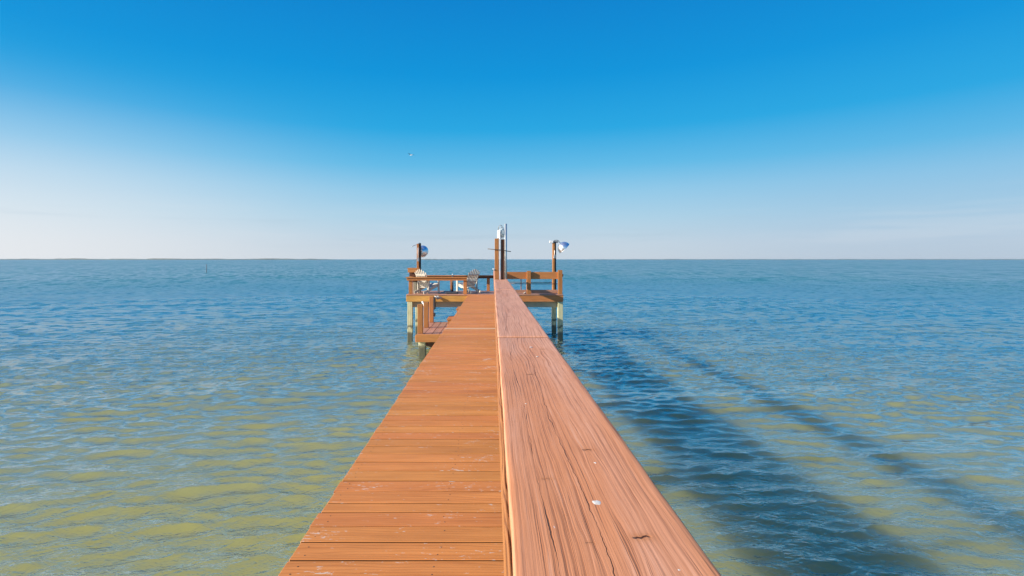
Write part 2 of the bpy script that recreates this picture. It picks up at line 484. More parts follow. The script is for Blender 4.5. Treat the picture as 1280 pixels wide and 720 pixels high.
# ------------------------------------------------------------------ water
def make_water():
    rng = np.random.default_rng(5)
    def axis_pos(segs):
        out = [0.0]
        for limit, d0, g in segs:
            d = d0 if d0 else out[-1] - out[-2]
            while out[-1] < limit:
                d *= (1 + g)
                out.append(out[-1] + d)
        return np.array(out)
    yp = axis_pos([(9, 0.035, 0.0), (110, None, 0.0042), (9000, None, 0.06)])
    yn = axis_pos([(3, 0.08, 0.0), (9000, None, 0.12)])
    ys = np.concatenate([-yn[:0:-1], yp])
    xp = axis_pos([(7, 0.040, 0.0), (70, None, 0.0060), (9000, None, 0.07)])
    xs = np.concatenate([-xp[:0:-1], xp])
    dx = np.gradient(xs)
    dy = np.gradient(ys)
    X, Y = np.meshgrid(xs, ys)
    DX, DY = np.meshgrid(dx, dy)
    Z = np.zeros_like(X)
    OX = np.zeros_like(X)
    OY = np.zeros_like(X)
    lams = np.exp(rng.uniform(math.log(0.22), math.log(1.1), 110))
    lams[55:] = np.exp(rng.uniform(math.log(0.15), math.log(0.36), 55))
    lams[:12] = rng.uniform(1.5, 6.0, 12)
    tot = np.zeros_like(X)
    slope2 = 0.0
    for i, lam in enumerate(lams):
        k = 2 * math.pi / lam
        spread = 0.34 if lam > 1.0 else 0.40
        th = math.pi / 2 + 0.20 + rng.normal(0, spread)
        kx, ky = k * math.cos(th), k * math.sin(th)
        steep = WAVE * (0.022 if lam > 1.4 else 0.034 if lam > 0.55 else 0.062) * rng.uniform(0.5, 1.3)
        amp = steep / k
        slope2 += steep ** 2 / 2
        need = 1.0 / (np.abs(kx) * DX + np.abs(ky) * DY + 1e-9)     # samples per radian
        w = np.clip((need - 0.45) / 0.7, 0, 1)
        ph = kx * X + ky * Y + rng.uniform(0, 6.283)
        s, c = np.sin(ph), np.cos(ph)
        Z += w * amp * s
        OX += w * amp * c * math.cos(th) * 0.9
        OY += w * amp * c * math.sin(th) * 0.9
        tot += w / len(lams)
    far_fade = np.clip((900 - np.hypot(X, Y)) / 500, 0, 1)
    V = np.stack([X + OX, Y + OY, WATER + Z * far_fade], -1).reshape(-1, 3).astype(np.float32)
    ny, nx = X.shape
    i = np.arange(ny * nx).reshape(ny, nx)
    quads = np.stack([i[:-1, :-1], i[:-1, 1:], i[1:, 1:], i[1:, :-1]], -1).reshape(-1, 4).astype(np.int32)
    me = bpy.data.meshes.new('water')
    me.vertices.add(len(V))
    me.vertices.foreach_set('co', V.ravel())
    me.loops.add(quads.size)
    me.loops.foreach_set('vertex_index', quads.ravel())
    me.polygons.add(len(quads))
    me.polygons.foreach_set('loop_start', np.arange(0, quads.size, 4, dtype=np.int32))
    me.polygons.foreach_set('use_smooth', np.ones(len(quads), dtype=bool))
    me.update(calc_edges=True)
    at = me.attributes.new('flat', 'FLOAT', 'POINT')
    at.data.foreach_set('value', (1 - tot).ravel().astype(np.float32))
    fl = np.clip((np.maximum(DX * 0.4, DY) - 0.5) / 1.0, 0, 1)
    at = me.attributes.new('flat_long', 'FLOAT', 'POINT')
    at.data.foreach_set('value', fl.ravel().astype(np.float32))
    me.materials.append(water_mat())
    o = bpy.data.objects.new('water', me)
    COL.objects.link(o)
    tag(o, 'choppy green and blue bay water reaching the horizon', None, None, 'structure')
    print('water verts', len(V), 'rms slope', slope2 ** 0.5)
    return o
WAVE = 0.74
make_water()

# ------------------------------------------------------------------ far shore
def shore():
    rng = random.Random(4)
    spans = [(-6500, -1250, 4200, 9.5), (-900, 60, 5000, 8.0), (900, 7000, 5200, 5.0)]
    land = bmesh.new()
    wood_ = bmesh.new()
    for x0, x1, y, h in spans:
        n = int((x1 - x0) / 25)
        rows = []
        trows = []
        for k in range(n + 1):
            x = x0 + (x1 - x0) * k / n
            e = min(1, k / 12, (n - k) / 12)
            yy = y + 60 * math.sin(x * 0.003)
            rows.append([land.verts.new((x, yy - 60, -1)), land.verts.new((x, yy, 1.2 * e)), land.verts.new((x, yy + 400, 1.5 * e)), land.verts.new((x, yy + 460, -1))])
            hh = e * h * (0.45 + 0.55 * rng.random()) * (0.75 + 0.25 * math.sin(x * 0.011) * math.sin(x * 0.004)) + 0.3
            trows.append([wood_.verts.new((x, yy + 30, 0.2)), wood_.verts.new((x, yy + 36, hh * 0.8)), wood_.verts.new((x, yy + 60, hh)), wood_.verts.new((x, yy + 200, hh * 0.9)), wood_.verts.new((x, yy + 240, 0.2))])
        for rr, b in ((rows, land), (trows, wood_)):
            for A, B in zip(rr, rr[1:]):
                for k in range(len(A) - 1):
                    b.faces.new((A[k], A[k + 1], B[k + 1], B[k]))
    for b, nm, mt, kind, lab in ((land, 'far_shore', paint('far_shore_sand', (0.3, 0.27, 0.2), 0.9, scale=0.02), 'structure', 'low sandy shore along the horizon'),
                            (wood_, 'far_wood', paint('far_foliage', (0.07, 0.085, 0.05), 0.9, scale=0.05), 'stuff', 'thin line of distant trees along the horizon')):
        me = bpy.data.meshes.new(nm)
        bmesh.ops.recalc_face_normals(b, faces=b.faces)
        b.to_mesh(me)
        b.free()
        me.materials.append(mt)
        o = bpy.data.objects.new(nm, me)
        COL.objects.link(o)
        tag(o, lab, None, None, kind)
shore()

# ------------------------------------------------------------------ helpers for timber
def pile(name, x, y, top, s, parent, bottom=-1.4, mat='pile'):
    b = MB()
    b.board((x, y, (top + bottom) / 2), (s, s, top - bottom), 'z', (0, 0, random.uniform(-0.02, 0.02)), 0.012, 2)
    return b.build(name, M[mat], parent)

def part_span(name, mat, parent, *sp, axis='x', bevel=0.004):
    b = MB()
    b.span(*sp, axis=axis, bevel=bevel)
    return b.build(name, M[mat], parent)

# ------------------------------------------------------------------ boardwalk
WL, WR = -0.925, 0.42
bw = thing('boardwalk', 'long narrow boardwalk of orange brown planks leading out over the water', 'boardwalk', (0, 8, DECK))
b = MB()
y = -2.0
strip_y = None
screws = []
while y < PF - 0.01:
    w = random.choice((0.134, 0.136, 0.137, 0.138))
    gap = random.choice((0.007, 0.008, 0.009, 0.010))
    if random.random() < 0.06:
        w = 0.092
    if abs(y - 9.90) < 0.075 and strip_y is None:
        strip_y = y
        y += 0.10 + 0.004
        continue
    if y + w > PF - 0.005:
        w = PF - 0.005 - y
        if w < 0.02:
            break
    l = WL + random.uniform(-0.007, 0.006) + 0.008 * math.sin(y * 0.55 + 1.0)
    r = WR + random.uniform(-0.01, 0.01)
    dz = random.uniform(-0.0009, 0.0006)
    b.board(((l + r) / 2, y + w / 2, DECK - 0.019 + dz), (r - l, w, 0.038), 'x',
            (random.uniform(-0.006, 0.006), random.uniform(-0.0012, 0.0012), random.uniform(-0.0018, 0.0018)), 0.0025)
    for sx in (-0.86, -0.25, 0.35):
        for sy in (0.28, 0.72):
            if random.random() < 0.93 and w > 0.1:
                screws.append((sx + random.uniform(-0.012, 0.012), y + w * sy + random.uniform(-0.006, 0.006), DECK + dz))
    y += w + gap
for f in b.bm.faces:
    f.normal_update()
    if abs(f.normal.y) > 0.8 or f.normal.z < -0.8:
        f.material_index = 1  # edges and undersides get the painted gap shade
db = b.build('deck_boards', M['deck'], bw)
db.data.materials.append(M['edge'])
b = MB()
for q in screws:
    b.lathe([(0.0, 0.0012), (0.0028, 0.0010), (0.0034, 0.0004), (0.0034, -0.004)], 8, Matrix.Translation(q))
o = b.build('screws', M['steel'], bw)
o['kind'] = 'stuff'
o = part_span('threshold_strip', 'deck_pale', bw, WL, WR, strip_y, strip_y + 0.10, DECK - 0.035, DECK + 0.008)
o['label'] = 'pale strip laid across the walkway'
for x in (-0.86, -0.25, 0.35):
    part_span('stringer', 'stain', bw, x - 0.02, x + 0.02, -2.0, PF - 0.06, DECK - 0.275, DECK - 0.042, axis='y')
for yy in (-0.6, 3.0, 6.6, 10.2, 13.8, 16.9):
    for x in (-0.70, 0.20):
        pile('piling', x, yy, DECK - 0.29, 0.2, bw)
    part_span('crossbeam', 'grey', bw, WL + 0.02, WR - 0.02, yy + 0.105, yy + 0.145, DECK - 0.52, DECK - 0.28)

# ------------------------------------------------------------------ handrail
hr = thing('handrail', 'broad timber handrail with a weathered reddish cap along the right of the boardwalk', 'handrail', (0.17, 8, DECK))
CL, CR = 0.029, 0.315
def cap_board(y0, y1, fine, x0=CL, x1=CR, dz=0.0, rv=0.0):
    """plank lying on the rail; rounded long edges, slightly wavy outline"""
    bm = bmesh.new()
    gc = bm.verts.layers.float_vector.new('gc')
    rn = bm.verts.layers.float.new('rnd')
    w = x1 - x0
    rad = 0.0032
    prof = [(-w / 2, -0.038), (-w / 2, -rad), (-w / 2 + rad * 0.3, -rad * 0.3), (-w / 2 + rad, 0.0)]
    nin = 24 if fine else 10
    for k in range(1, nin):
        u = k / nin
        prof.append((-w / 2 + rad + (w - 2 * rad) * u, -0.0016 * math.sin(math.pi * u)))
    prof += [(w / 2 - rad, 0.0), (w / 2 - rad * 0.3, -rad * 0.3), (w / 2, -rad), (w / 2, -0.038)]
    n = int((y1 - y0) / (0.03 if fine else 0.1)) + 2
    rings = []
    cx = (x0 + x1) / 2
    for k in range(n + 1):
        yy = y0 + (y1 - y0) * k / n
        rise = 0.0
        if k in (0, n):
            rise = -0.003
        ring = []
        for j, (px, pz) in enumerate(prof):
            e = 0.0
            if abs(px) > w / 2 - rad * 1.2:
                e = 0.0007 * math.sin(yy * 9.0 + (2 if px > 0 else 0)) + 0.0004 * math.sin(yy * 31.0 + px * 40)
            v = bm.verts.new((cx + px + e + 0.0015 * math.sin(yy * 0.9 + rv), yy, RAIL + pz + dz + rise + 0.0010 * math.sin(yy * 1.7 + rv * 3)))
            # grain coordinates: metres along, metres across
            v[gc] = Vector((yy, px if abs(pz) < rad * 1.01 else px + (0.9 if px > 0 else -0.0) * 0 , pz))
            v[rn] = rv
            ring.append(v)
        rings.append(ring)
    for A, B in zip(rings, rings[1:]):
        for j in range(len(A)):
            j2 = (j + 1) % len(A)
            f = bm.faces.new((A[j], A[j2], B[j2], B[j]))
            f.smooth = j not in (len(A) - 1,)
    bm.faces.new(rings[0])
    bm.faces.new(rings[-1][::-1])
    m_ = MB.__new__(MB)
    m_.bm = bm
    return m_.build('cap_board', M['cap'], hr)
cap_a = cap_board(-1.2, 2.878, True)
cap_b = cap_board(2.894, 7.352, True, dz=0.001, rv=0.31)
cap_c = cap_board(7.374, 11.13, False, dz=-0.001, rv=0.57)
cap_d = cap_board(11.29, PF + 0.02, False, dz=0.0, rv=0.83)
cap_e = cap_board(11.132, 11.288, False, x0=0.272, x1=CR, rv=0.57)

def blob(cx, cy, z, rx, ry, h, rot, shape, parent, name):
    bm = bmesh.new()
    n = 28
    top = bm.verts.new((0, 0, h))
    rings = []
    for f_, hz in ((0.55, h * 0.95), (0.88, h * 0.55), (1.0, 0.0)):
        ring = []
        for k in range(n):
            a = 2 * math.pi * k / n
            rr = shape(a) * f_
            ring.append(bm.verts.new((math.cos(a) * rr * rx, math.sin(a) * rr * ry, hz)))
        rings.append(ring)
    for k in range(n):
        k2 = (k + 1) % n
        bm.faces.new((top, rings[0][k], rings[0][k2]))
        for A, B in zip(rings, rings[1:]):
            bm.faces.new((A[k], B[k], B[k2], A[k2]))
    bmesh.ops.transform(bm, matrix=Matrix.Translation((cx, cy, z)) @ Matrix.Rotation(rot, 4, 'Z'), verts=bm.verts)
    m_ = MB.__new__(MB)
    m_.bm = bm
    for f in bm.faces:
        f.smooth = True
    return m_.build(name, M['dropping'], parent)
heart = lambda a: 0.80 + 0.16 * abs(math.cos(a)) - 0.22 * max(0, math.sin(a)) ** 8 + 0.16 * max(0, -math.sin(a)) ** 3 + 0.05 * math.sin(5 * a + 1)
o = blob(0.187, 0.922, RAIL - 0.0015, 0.0100, 0.0125, 0.0014, 0.12, heart, cap_a, 'dropping')
o['label'] = 'dried white dropping on the near cap board'
splat = lambda a: 0.8 + 0.2 * math.sin(3 * a) + 0.1 * math.sin(7 * a)
for (x, yy, s) in ((0.292, 0.79, 0.0042), (0.22, 1.10, 0.0035), (0.262, 0.72, 0.003), (0.19, 2.55, 0.009), (0.20, 2.30, 0.006), (0.10, 1.55, 0.003)):
    blob(x, yy, RAIL - 0.0012, s, s * 1.2, 0.0015, x * 30, splat, cap_a, 'dropping')

# board on edge under the cap (proud of it on the walkway side), and the posts that carry it
part_span('fascia_board', 'fascia', hr, 0.021, 0.054, -1.2, 5.0, RAIL - 0.155, RAIL - 0.0395, axis='y', bevel=0.005)
part_span('fascia_board', 'fascia', hr, 0.022, 0.055, 5.004, 11.15, RAIL - 0.155, RAIL - 0.0395, axis='y', bevel=0.005)
part_span('fascia_board', 'fascia', hr, 0.022, 0.055, 11.28, PF, RAIL - 0.155, RAIL - 0.0395, axis='y', bevel=0.005)
for yy in (-0.4, 2.0, 4.4, 6.8, 9.2, 13.4, 15.6, 17.8):
    part_span('post', 'stain', hr, 0.157, 0.247, yy - 0.045, yy + 0.045, DECK + 0.003, RAIL - 0.04, axis='z')
part_span('support_rail', 'stain', hr, 0.1, 0.155, -1.2, PF, RAIL - 0.085, RAIL - 0.0405, axis='y')

# ------------------------------------------------------------------ tall post pair standing in the rail
YP = 11.2
tp = thing('tall_post', 'tall brown post pair standing in the handrail with a white conduit', 'post', (0.15, YP, DECK))
part_span('front_timber', 'stain', tp, 0.042, 0.132, YP - 0.05, YP + 0.05, DECK + 0.003, 3.60, axis='z')
part_span('back_timber', 'dark', tp, 0.176, 0.262, YP - 0.028, YP + 0.062, DECK + 0.003, 3.585, axis='z')  # dark colour paints in the shade of the front timber
b = MB(); b.tube([(0.154, YP - 0.035, DECK + 0.003), (0.154, YP - 0.035, 3.80)], 0.012)
b.build('conduit', M['white_pvc'], tp)
b = MB(); b.tube([(-0.11, YP - 0.055, 3.375), (0.15, YP - 0.06, 3.352), (0.395, YP - 0.055, 3.315)], 0.008, 8)
b.build('crossbar', M['steel'], tp)
b = MB(); b.tube([(0.042, YP - 0.03, 2.90), (0.02, YP - 0.05, 2.915), (0.006, YP - 0.07, 2.945)], 0.010, 8)
b.build('hook', M['white_pvc'], tp)
ml = thing('marine_light', 'small white caged light on top of the tall post', 'light', (0.175, YP, 3.60))
b = MB()
b.board((0.125, YP, 3.70), (0.055, 0.06, 0.17), 'z', None, 0.006)
b.board((0.165, YP, 3.612), (0.13, 0.07, 0.02), 'x', None, 0.004)
b.build('bracket', M['white_pvc'], ml)
b = MB()
b.lathe([(0.0, 3.625), (0.034, 3.63), (0.042, 3.68), (0.042, 3.76), (0.030, 3.81), (0.0, 3.825)], 20, Matrix.Translation((0.205, YP, 0)))
b.build('glass', M['glass'], ml)
b = MB()
for k in range(6):
    a = k * math.pi / 3
    q = lambda r, z: (0.205 + r * math.cos(a), YP + r * math.sin(a), z)
    b.tube([q(0.047, 3.625), q(0.05, 3.70), q(0.05, 3.77), q(0.035, 3.83), q(0.004, 3.85)], 0.0045, 6)
b.lathe([(0.052, 3.69), (0.056, 3.695), (0.052, 3.70)], 20, Matrix.Translation((0.205, YP, 0)))
b.build('cage', M['grey_metal'], ml)
b = MB()
b.tube([(0.12, YP, 3.785), (0.125, YP, 3.86), (0.155, YP, 3.895), (0.20, YP, 3.88), (0.205, YP, 3.84)], 0.008, 8)
b.build('arm', M['grey_metal'], ml)
pole = MB()
pole.tube([(0.283, YP + 0.16, 2.45), (0.285, YP + 0.16, 3.935)], 0.030, 20)
tag(pole.build('metal_pole', M['satin'], None, (0.283, YP + 0.16, 2.45)), 'slim bright metal pole just right of the tall brown post', 'pole')

# ------------------------------------------------------------------ platform
pf = thing('platform', 'wide timber platform at the far end of the boardwalk', 'platform', (-0.3, (PF + PB) / 2, DECK))
b = MB()
y = PF + 0.0
while y < PB:
    w = 0.14
    b.board(((PL + PR) / 2, y + w / 2, DECK - 0.019 + random.uniform(-0.002, 0.002)), (PR - PL + random.uniform(-0.01, 0.01), w, 0.038), 'x',
            (random.uniform(-0.01, 0.01), 0, 0), 0.004)
    y += w + 0.005
b.build('deck_boards', M['landing'], pf)
zt, zb = DECK - 0.041, DECK - 0.285
part_span('fascia_board', 'yellow', pf, PL, -0.93, PF + 0.012, PF + 0.05, zt - 0.235, zt)
part_span('fascia_board', 'stain', pf, -0.925, PR, PF + 0.014, PF + 0.052, zt - 0.235, zt)
part_span('fascia_board', 'stain', pf, PL, PR, PB - 0.05, PB - 0.012, zt - 0.235, zt)
part_span('fascia_board', 'stain', pf, PL, PL + 0.038, PF + 0.055, PB - 0.055, zt - 0.235, zt, axis='y')
part_span('fascia_board', 'stain', pf, PR - 0.038, PR, PF + 0.055, PB - 0.055, zt - 0.235, zt, axis='y')
for x in (-2.4, -1.6, -0.8, 0.0, 0.8, 1.6):
    part_span('joist', 'grey', pf, x - 0.02, x + 0.02, PF + 0.06, PB - 0.06, zt - 0.235, zt - 0.003, axis='y')
for yy in (PF + 0.22, PB - 0.3):
    part_span('beam', 'grey', pf, PL + 0.06, PR - 0.06, yy, yy + 0.06, 1.29, zt - 0.24)
for x in (-3.18, -0.4, 2.595):
    for yy in (PF + 0.115, PB - 0.14):
        pile('piling', x, yy, zt - 0.245, 0.19, pf)

def slanted(mat, name, parent, p0, p1, w, h):
    b = MB(); b.beam(p0, p1, w, h)
    return b.build(name, M[mat], parent)

# low railing, front left and left side
lr = thing('low_railing', 'low brown railing along the front left edge of the platform', 'railing', (-2.2, PF + 0.06, DECK))
FT = 2.465
part_span('cap_rail', 'stain', lr, -3.34, -0.98, PF + 0.0, PF + 0.14, FT - 0.038, FT)
part_span('face_board', 'stain', lr, -3.30, -1.0, PF + 0.03, PF + 0.068, FT - 0.135, FT - 0.04)
for x in (-3.165, -1.065):
    part_span('post', 'stain', lr, x - 0.065, x + 0.065, PF + 0.072, PF + 0.165, DECK + 0.004, FT - 0.04, axis='z')
part_span('side_cap', 'stain', lr, -3.31, -3.17, PF + 0.142, PB - 0.15, FT - 0.038, FT, axis='y')
part_span('side_board', 'stain', lr, -3.29, -3.252, PF + 0.17, PB - 0.15, FT - 0.135, FT - 0.04, axis='y')
part_span('post', 'stain', lr, -3.25, -3.16, PF + 1.15, PF + 1.24, DECK + 0.004, FT - 0.04, axis='z')

# rear railing
rr = thing('rear_railing', 'thin low railing along the seaward edge of the platform, dark underneath', 'railing', (-0.3, PB - 0.1, DECK))
part_span('cap_rail', 'stain', rr, -3.31, 2.69, PB - 0.145, PB + 0.01, FT - 0.038, FT)
part_span('face_board', 'dark', rr, -3.29, 2.67, PB - 0.10, PB - 0.062, FT - 0.135, FT - 0.04)  # shade under the cap rail painted as dark timber
for x in (-3.2, -1.75, -0.19, 1.5, 2.60):
    part_span('post', 'stain', rr, x - 0.065, x + 0.065, PB - 0.06, PB + 0.03, DECK + 0.004, FT - 0.04, axis='z')
b = MB(); b.tube([(0.5, PB - 0.08, 2.17), (2.6, PB - 0.08, 2.16)], 0.012, 8)
b.build('wire', M['steel'], rr)

# board railing front right
br = thing('board_railing', 'tall railing of wide brown boards along the front right of the platform', 'railing', (1.5, PF + 0.06, DECK))
for x0, x1 in ((0.40, 1.465), (1.469, 2.66)):
    part_span('top_board', 'stain', br, x0, x1, PF + 0.095, PF + 0.133, 2.385, 2.66)
for x, w, zt_ in ((1.385, 0.15, 2.70), (2.585, 0.165, 2.735)):
    part_span('post', 'stain', br, x - w / 2, x + w / 2, PF + 0.003, PF + 0.092, DECK - 0.03 if False else DECK + 0.004, zt_, axis='z')
part_span('lower_board', 'landing', br, 0.62, 2.50, PF + 0.137, PF + 0.24, DECK + 0.035, DECK + 0.165)
b = MB(); b.tube([(0.6, PF + 0.16, 2.205), (2.52, PF + 0.16, 2.195)], 0.013, 8)
b.build('middle_rod', M['steel'], br)
b = MB(); b.tube([(1.09, PF + 0.155, DECK + 0.17), (1.09, PF + 0.155, 2.386)], 0.016, 8)
b.build('baluster', M['stain'], br)
b = MB(); b.tube([(1.28, PF + 0.07, DECK + 0.004), (1.20, PF + 0.06, DECK + 0.05), (1.26, PF + 0.05, DECK + 0.09)], 0.03, 8)
tag(b.build('rope_bundle', M['rope'], None, (1.24, PF + 0.06, DECK)), 'small pale rope bundle at the foot of the middle railing post', 'rope')
b = MB(); b.board((2.685, PF + 0.05, 2.53), (0.03, 0.07, 0.10), 'z', None, 0.004)
b.build('cleat', M['dark'], br)

# ------------------------------------------------------------------ corner box
cb = thing('corner_box', 'brown wooden box with an overhanging lid at the left platform corner', 'box', (-3.1, 20.7, DECK))
part_span('lid', 'stain', cb, -3.42, -2.95, 20.50, 20.88, 2.745, 2.80)
part_span('lid_edge', 'stain', cb, -3.405, -2.965, 20.492, 20.498, 2.62, 2.742)
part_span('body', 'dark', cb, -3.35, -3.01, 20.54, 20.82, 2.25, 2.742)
for x in (-3.14, -2.99):
    part_span('leg', 'grey', cb, x - 0.06, x + 0.06, 20.56, 20.65, DECK + 0.004, 2.247, axis='z')
    part_span('leg', 'grey', cb, x - 0.06, x + 0.06, 20.72, 20.81, DECK + 0.004, 2.247, axis='z')

# ------------------------------------------------------------------ floodlights
def dome(parent, apex, axis, rad, depth):
    axis = Vector(axis).normalized()
    mat = Matrix.Translation(apex) @ Vector((0, 0, 1)).rotation_difference(axis).to_matrix().to_4x4()
    prof = [(0.0, 0.0), (0.035, 0.004), (0.05, 0.02), (0.052, 0.05)]
    for k in range(13):
        u = k / 12
        prof.append((0.052 + (rad - 0.052) * math.sin(u * math.pi / 2) ** 0.9, 0.055 + (depth - 0.055) * (1 - math.cos(u * math.pi / 2)) ** 0.85))
    prof += [(rad + 0.008, depth + 0.004), (rad - 0.004, depth + 0.008)]
    for k in range(12, -1, -1):
        u = k / 12
        prof.append((0.046 + (rad - 0.058) * math.sin(u * math.pi / 2) ** 0.9, 0.065 + (depth - 0.062) * (1 - math.cos(u * math.pi / 2)) ** 0.85))
    b = MB(); b.lathe(prof, 40, mat)
    sh = b.build('shade', M['chrome'], parent)
    b = MB(); b.lathe([(0.0, 0.07), (0.03, 0.075), (0.03, 0.11), (0.05, 0.16), (0.045, 0.20), (0.0, 0.225)], 20, mat)
    b.build('bulb', M['glass'], sh)
    return mat

fl = thing('floodlight', 'dock floodlight with a round silver dome behind its post, left', 'floodlight', (-3.025, 20.980, DECK))
part_span('post', 'stain', fl, -3.105, -3.020, 20.900, 20.990, DECK + 0.004, 3.78, axis='z')
part_span('back_strip', 'black', fl, -3.017, -2.945, 20.965, 21.035, DECK + 0.004, 3.80, axis='z')  # second board, its shade beside the post painted black
b = MB(); b.board((-3.040, 20.875, 3.13), (0.075, 0.045, 0.14), 'z', None, 0.005)
b.build('junction_box', M['grey_metal'], fl)
b = MB(); b.tube([(-3.045, 20.880, 3.2), (-3.045, 20.880, 3.62)], 0.012, 8)
b.build('conduit', M['white_pvc'], fl)
b = MB(); b.tube([(-3.325, 20.880, 3.645), (-3.235, 20.910, 3.70), (-3.105, 20.950, 3.745), (-3.005, 21.000, 3.815), (-2.955, 21.040, 3.80)], 0.012, 8)
b.tube([(-3.035, 20.980, 3.76), (-2.995, 21.000, 3.70), (-2.915, 21.010, 3.60), (-2.885, 21.020, 3.53)], 0.016, 8)
b.build('arm', M['grey_metal'], fl)
dome(fl, (-2.95, 21.010, 3.53), (0.10, 0.97, -0.22), 0.245, 0.24)

fr = thing('floodlight', 'dock floodlight with its silver shade tilted down over the water, right', 'floodlight', (2.45, 20.4, DECK))
part_span('post', 'stain', fr, 2.372, 2.452, 20.35, 20.44, DECK + 0.004, 3.80, axis='z')
part_span('back_strip', 'black', fr, 2.456, 2.525, 20.405, 20.475, DECK + 0.004, 3.82, axis='z')  # black stands for the post's shade on this second board
b = MB(); b.board((2.455, 20.335, 3.25), (0.075, 0.045, 0.14), 'z', None, 0.005)
b.build('junction_box', M['grey_metal'], fr)
b = MB(); b.tube([(2.455, 20.34, 3.3), (2.455, 20.34, 3.5)], 0.014, 8)
b.build('conduit', M['white_pvc'], fr)
b = MB()
b.board((2.33, 20.38, 3.84), (0.15, 0.12, 0.09), 'x', (0, 0.1, 0), 0.012, 2)
b.build('sensor_box', M['white_pvc'], fr)
b = MB()
b.tube([(2.40, 20.40, 3.86), (2.47, 20.40, 3.90), (2.56, 20.40, 3.91), (2.63, 20.40, 3.87), (2.665, 20.40, 3.79)], 0.014, 10)
b.board((2.50, 20.40, 3.835), (0.19, 0.09, 0.06), 'x', None, 0.006)
b.build('arm', M['iron'], fr)
dome(fr, (2.635, 20.40, 3.80), (0.66, 0.10, -0.66), 0.262, 0.31)

# ------------------------------------------------------------------ chairs
def make_chair(label, loc, yaw):
    """garden chair of slats, facing local +y"""
    c = thing('garden_chair', label, 'chair', (0, 0, 0), 'white slatted chairs on the platform')
    # back: seven tapered slats in a fan, reclined
    b = MB()
    rec = R(24)
    up = Vector((0, -math.sin(rec), math.cos(rec)))
    base = Vector((0, -0.17, 0.26))
    for k in range(7):
        u = (k - 3) / 3.0
        L = 0.76 - 0.10 * u * u - 0.03 * abs(u)
        side = Vector((1, 0, 0))
        d = (up + side * 0.13 * u).normalized()
        p0 = base + side * 0.195 * u
        p1 = p0 + d * L
        n = d.cross(side).normalized()
        z = n
        x = side
        mtx = Matrix((x, n, d)).transposed()
        b.board((p0 + p1) / 2, (0.062, 0.018, L), 'z', mtx, 0.006)
    b.build('backrest', M['white'], c)
    for h in (0.22, 0.52):
        b = MB()
        q = base + up * h + Vector((0, -0.025, -0.012))
        b.board(q, (0.44 + 0.1 * h, 0.02, 0.06), 'x', (rec, 0, 0), 0.004)
        b.build('back_brace', M['white'], c)
    b = MB()
    for k in range(6):
        t_ = k / 5
        yy = -0.16 + 0.50 * t_
        zz = 0.245 + 0.13 * t_
        b.board((0, yy, zz), (0.52, 0.082, 0.018), 'x', (R(14), 0, 0), 0.004)
    b.build('seat', M['white'], c)
    for s in (-1, 1):
        b = MB(); b.beam((s * 0.25, -0.50, 0.045), (s * 0.25, 0.36, 0.335), 0.03, 0.10)
        b.build('rear_leg', M['white'], c)
        b = MB(); b.board((s * 0.285, 0.32, 0.265), (0.03, 0.09, 0.53), 'z', None, 0.004)
        b.build('front_leg', M['white'], c)
        b = MB(); b.board((s * 0.30, 0.06, 0.545), (0.125, 0.72, 0.022), 'y', None, 0.008)
        b.build('armrest', M['white'], c)
        b = MB(); b.board((s * 0.285, -0.245, 0.272), (0.03, 0.07, 0.52), 'z', None, 0.004)
        b.build('arm_support', M['white'], c)
    c.location = loc
    c.rotation_euler = (0, 0, yaw)
    return c
ch1 = make_chair('white slatted garden chair beside the brown corner box, its back in full sun', (-2.56, 20.17, DECK + 0.004), R(-36))
def copy_tree(o, parent=None):
    n = o.copy()
    COL.objects.link(n)
    if parent is not None:
        n.parent = parent
    for k in list(o.children):
        copy_tree(k, n)
    return n
ch2 = copy_tree(ch1)
ch2['label'] = 'white slatted garden chair with a shaded back, to the right of the umbrella stand'
ch2.location = (-1.02, 20.7, DECK + 0.004)
ch2.rotation_euler = (0, 0, R(44))

# ------------------------------------------------------------------ umbrella stand
us = thing('umbrella_stand', 'empty umbrella stand with a thin pole on a dark square base', 'umbrella stand', (-1.57, 20.05, DECK))
b = MB(); b.board((-1.60, 20.05, DECK + 0.045), (0.46, 0.34, 0.08), 'x', None, 0.015, 2)
b.build('base', M['iron'], us)
b = MB(); b.tube([(-1.575, 20.05, DECK + 0.08), (-1.575, 20.05, 2.52)], 0.028, 14)
b.build('tube', M['iron'], us)
b = MB(); b.tube([(-1.575, 20.05, 2.521), (-1.575, 20.05, 2.575)], 0.018, 12)
b.build('cap', M['white_pvc'], us)

# ------------------------------------------------------------------ lower landing with steps
LZ = 0.76
ld = thing('lower_landing', 'small low timber landing below the left side of the boardwalk', 'landing', (-1.7, 17.9, LZ))
b = MB()
x = -2.43
while x < -0.98:
    for y0, y1 in ((16.33, 18.05), (18.055, 19.55)):
        b.board((x + 0.117, (y0 + y1) / 2, LZ - 0.019 + random.uniform(-0.002, 0.002)), (0.230, y1 - y0, 0.038), 'y', (0, random.uniform(-0.008, 0.008), 0), 0.005)
    x += 0.244
b.build('deck_boards', M['landing'], ld)
part_span('fascia_board', 'stain', ld, -2.45, -0.95, 16.28, 16.325, LZ - 0.25, LZ - 0.002)
part_span('fascia_board', 'stain', ld, -2.475, -2.435, 16.33, 19.55, LZ - 0.25, LZ - 0.042, axis='y')
part_span('joist', 'grey', ld, -1.7, -1.66, 16.33, 19.5, LZ - 0.25, LZ - 0.042, axis='y')
for yy in (16.62, 19.2):
    part_span('beam', 'grey', ld, -2.43, -1.0, yy + 0.11, yy + 0.15, LZ - 0.45, LZ - 0.255)
    for x in (-2.28, -1.1):
        pile('piling', x, yy, LZ - 0.26, 0.22, ld)
b = MB()
b.board((-2.02, 16.55, LZ - 0.36), (0.26, 0.10, 0.16), 'x', (0, 0.3, 0), 0.01)
b.build('brace', M['dark'], ld)
